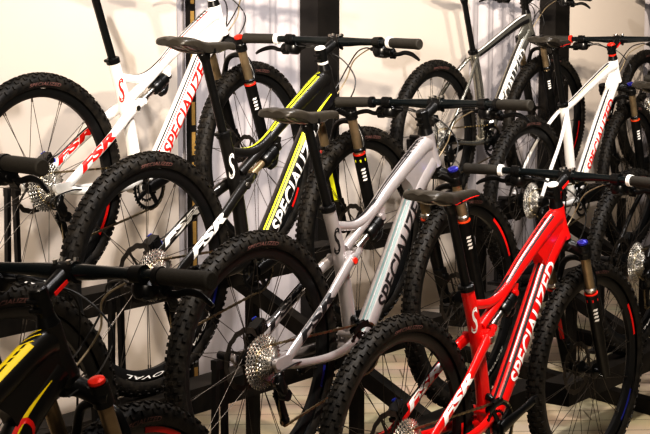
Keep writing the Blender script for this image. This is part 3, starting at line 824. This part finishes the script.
bt.inputs['Scale'].default_value = 1.; bt.inputs['Brick Width'].default_value = 1.4; bt.inputs['Row Height'].default_value = .16; bt.inputs['Mortar Size'].default_value = .004
nt.links.new(tc.outputs['Object'], mp.inputs['Vector']); nt.links.new(mp.outputs['Vector'], bt.inputs['Vector'])
nz = nt.nodes.new('ShaderNodeTexNoise'); nz.inputs['Scale'].default_value = 3.; nt.links.new(mp.outputs['Vector'], nz.inputs['Vector'])
mixn = nt.nodes.new('ShaderNodeMix'); mixn.data_type = 'RGBA'; mixn.blend_type = 'MULTIPLY'; mixn.inputs[0].default_value = .35
nt.links.new(bt.outputs['Color'], mixn.inputs[6]); nt.links.new(nz.outputs['Color'], mixn.inputs[7]); nt.links.new(mixn.outputs[2], bs.inputs['Base Color'])

def structure(name, me): o = link(name, me); o['kind'] = 'structure'; return o
mb = MB(); mb.add([(-7, -2, FLOOR), (9, -2, FLOOR), (9, 18, FLOOR), (-7, 18, FLOOR)], [(0, 1, 2, 3)]); structure('floor', mb.mesh('floor', m_floor))
# pleated cloth wall behind the boards
mb = MB(); n = 900; vs = []; ta, tb = -5.5, 10.5
for i in range(n + 1):
    t = ta + (tb - ta) * i / n
    d = .016 * math.sin(t * 34 + 1.3 * math.sin(t * 5)) + .010 * math.sin(t * 77 + 2)
    q = WALL + LEFT * (.05 + d) + FWD * t
    vs += [(q.x, q.y, FLOOR - .0), (q.x, q.y, CEIL)]
mb.add(vs, [(2 * i, 2 * i + 2, 2 * i + 3, 2 * i + 1) for i in range(n)]); structure('wall_left', mb.mesh('wall_left', m_curt, 80))
def slab(name, ta, tb, off, th, z0, z1, m):
    a = WALL + FWD * ta - LEFT * off; b = WALL + FWD * tb - LEFT * off
    mb = MB(); mb.bar((a.x, a.y, (z0 + z1) / 2), (b.x, b.y, (z0 + z1) / 2), th, z1 - z0); return structure(name, mb.mesh(name, m))
segs = [(-60, 175), (329, 466), (561, 640)]
for i, (a, b) in enumerate(segs):
    slab('wall_panel_%d' % (i + 1), wall_t(a) if i else -4.5, wall_t(b), .0, .03, FLOOR, CEIL, m_panel)
for i, (a, b) in enumerate([(305.5, 327), (543, 557)]):
    slab('trim_%d' % (i + 1), wall_t(a), wall_t(b), .02, .10, FLOOR, CEIL, M['post'])
# slotted shelving upright on the cloth wall
t = wall_t(189.5); a = WALL + FWD * t - LEFT * .01
root = bpy.data.objects.new('slotted_upright', None); COL.objects.link(root); root.location = (a.x, a.y, FLOOR); root.rotation_euler = (0, 0, HEAD)
tag(root, 'dark vertical strip with brass-coloured slots on the grey cloth wall, behind the black bike', 'shelf upright')
mb = MB(); mb.box((0, 0, 1.65), (.020, 0, 0), (0, .010, 0), (0, 0, 1.65)); link('channel', mb.mesh('channel', M['post']), root)
mb = MB()
for k in range(26): mb.box((0, -.0108, .12 + k * .125), (.011, 0, 0), (0, .0012, 0), (0, 0, .048))
link('slot_strip', mb.mesh('slot_strip', M['slot']), root)
mb = MB(); mb.add([(-7, -2, CEIL), (9, -2, CEIL), (9, 18, CEIL), (-7, 18, CEIL)], [(3, 2, 1, 0)]); structure('ceiling', mb.mesh('ceiling', plaster('grey_ceiling', (.30, .29, .28), (.32, .31, .30), 3.)))

# ------------------------------------------------------------------ light
def area(loc, tgt, size, power, col, sy=None):
    l = bpy.data.lights.new('added_strip_lamp', 'AREA'); l.energy = power; l.color = col; l.size = size
    if sy: l.shape = 'RECTANGLE'; l.size_y = sy
    o = link('added_strip_lamp', l); o.location = loc
    o.rotation_euler = (V(tgt) - V(loc)).to_track_quat('-Z', 'Y').to_euler(); return o
def spot(loc, tgt, power, ang, blend, rad, col):
    l = bpy.data.lights.new('spot_lamp', 'SPOT'); l.energy = power; l.color = col; l.spot_size = R_(ang); l.spot_blend = blend; l.shadow_soft_size = rad
    o = link('spot_lamp', l); o.location = loc
    o.rotation_euler = (V(tgt) - V(loc)).to_track_quat('-Z', 'Y').to_euler(); return o
WARM = (1., .88, .75); COOL = (1., .96, .95)
spot((-1.9, -9.0, 1.30), (-1.30, 6.0, .30), 5200, 15.5, 1., .10, WARM)  # frontal spots far behind the camera, unseen and below ceiling height
spot((.25, -8.0, 1.30), (.25, 7.4, .45), 6800, 15, 1., .10, WARM)
spot((1.75, -6.0, 1.30), (1.85, 9.8, .5), 6800, 15, 1., .10, WARM)
spot((1.5, 3.4, 2.5), (-.6, 6.0, -1.1), 400, 70, .9, .10, COOL)
spot((2.9, 5.6, 2.5), (1.0, 8.0, -.8), 260, 70, .9, .10, COOL)
spot((.9, 2.4, 2.5), (.35, 4.9, -1.0), 420, 46, .9, .12, WARM)
spot((-.1, .9, 2.5), (-.85, 3.0, -.5), 260, 34, .9, .08, WARM)  # added unseen spot, brightens the amber-striped bike at lower left
for lx, ly in ((-.5, 3.4), (.5, 3.6), (1.5, 4.6), (1.3, 6.4)):  # added unseen strip lights, put in for highlight lines on bars and frames
    area((lx, ly, 2.5), (lx, ly + .05, 0), .10, 20, COOL, 1.3)

w = bpy.data.worlds.new('world'); SC.world = w; w.use_nodes = True
w.node_tree.nodes['Background'].inputs['Color'].default_value = (.9, .85, .8, 1)
w.node_tree.nodes['Background'].inputs['Strength'].default_value = .03

# ------------------------------------------------------------------ camera
cd = bpy.data.cameras.new('camera'); cd.sensor_width = 36; cd.lens = 1572. / 650 * 36; cd.clip_start = .05
cam = link('camera', cd); cam.location = (0, 0, 0); cam.rotation_euler = (PI / 2 - .1291, 0, 0)
cd.dof.use_dof = True; cd.dof.focus_distance = 4.7; cd.dof.aperture_fstop = 22.
SC.camera = cam
SC.view_settings.view_transform = 'Standard'
SC.view_settings.look = 'High Contrast'
SC.view_settings.exposure = .08
SC.cycles.max_bounces = 6
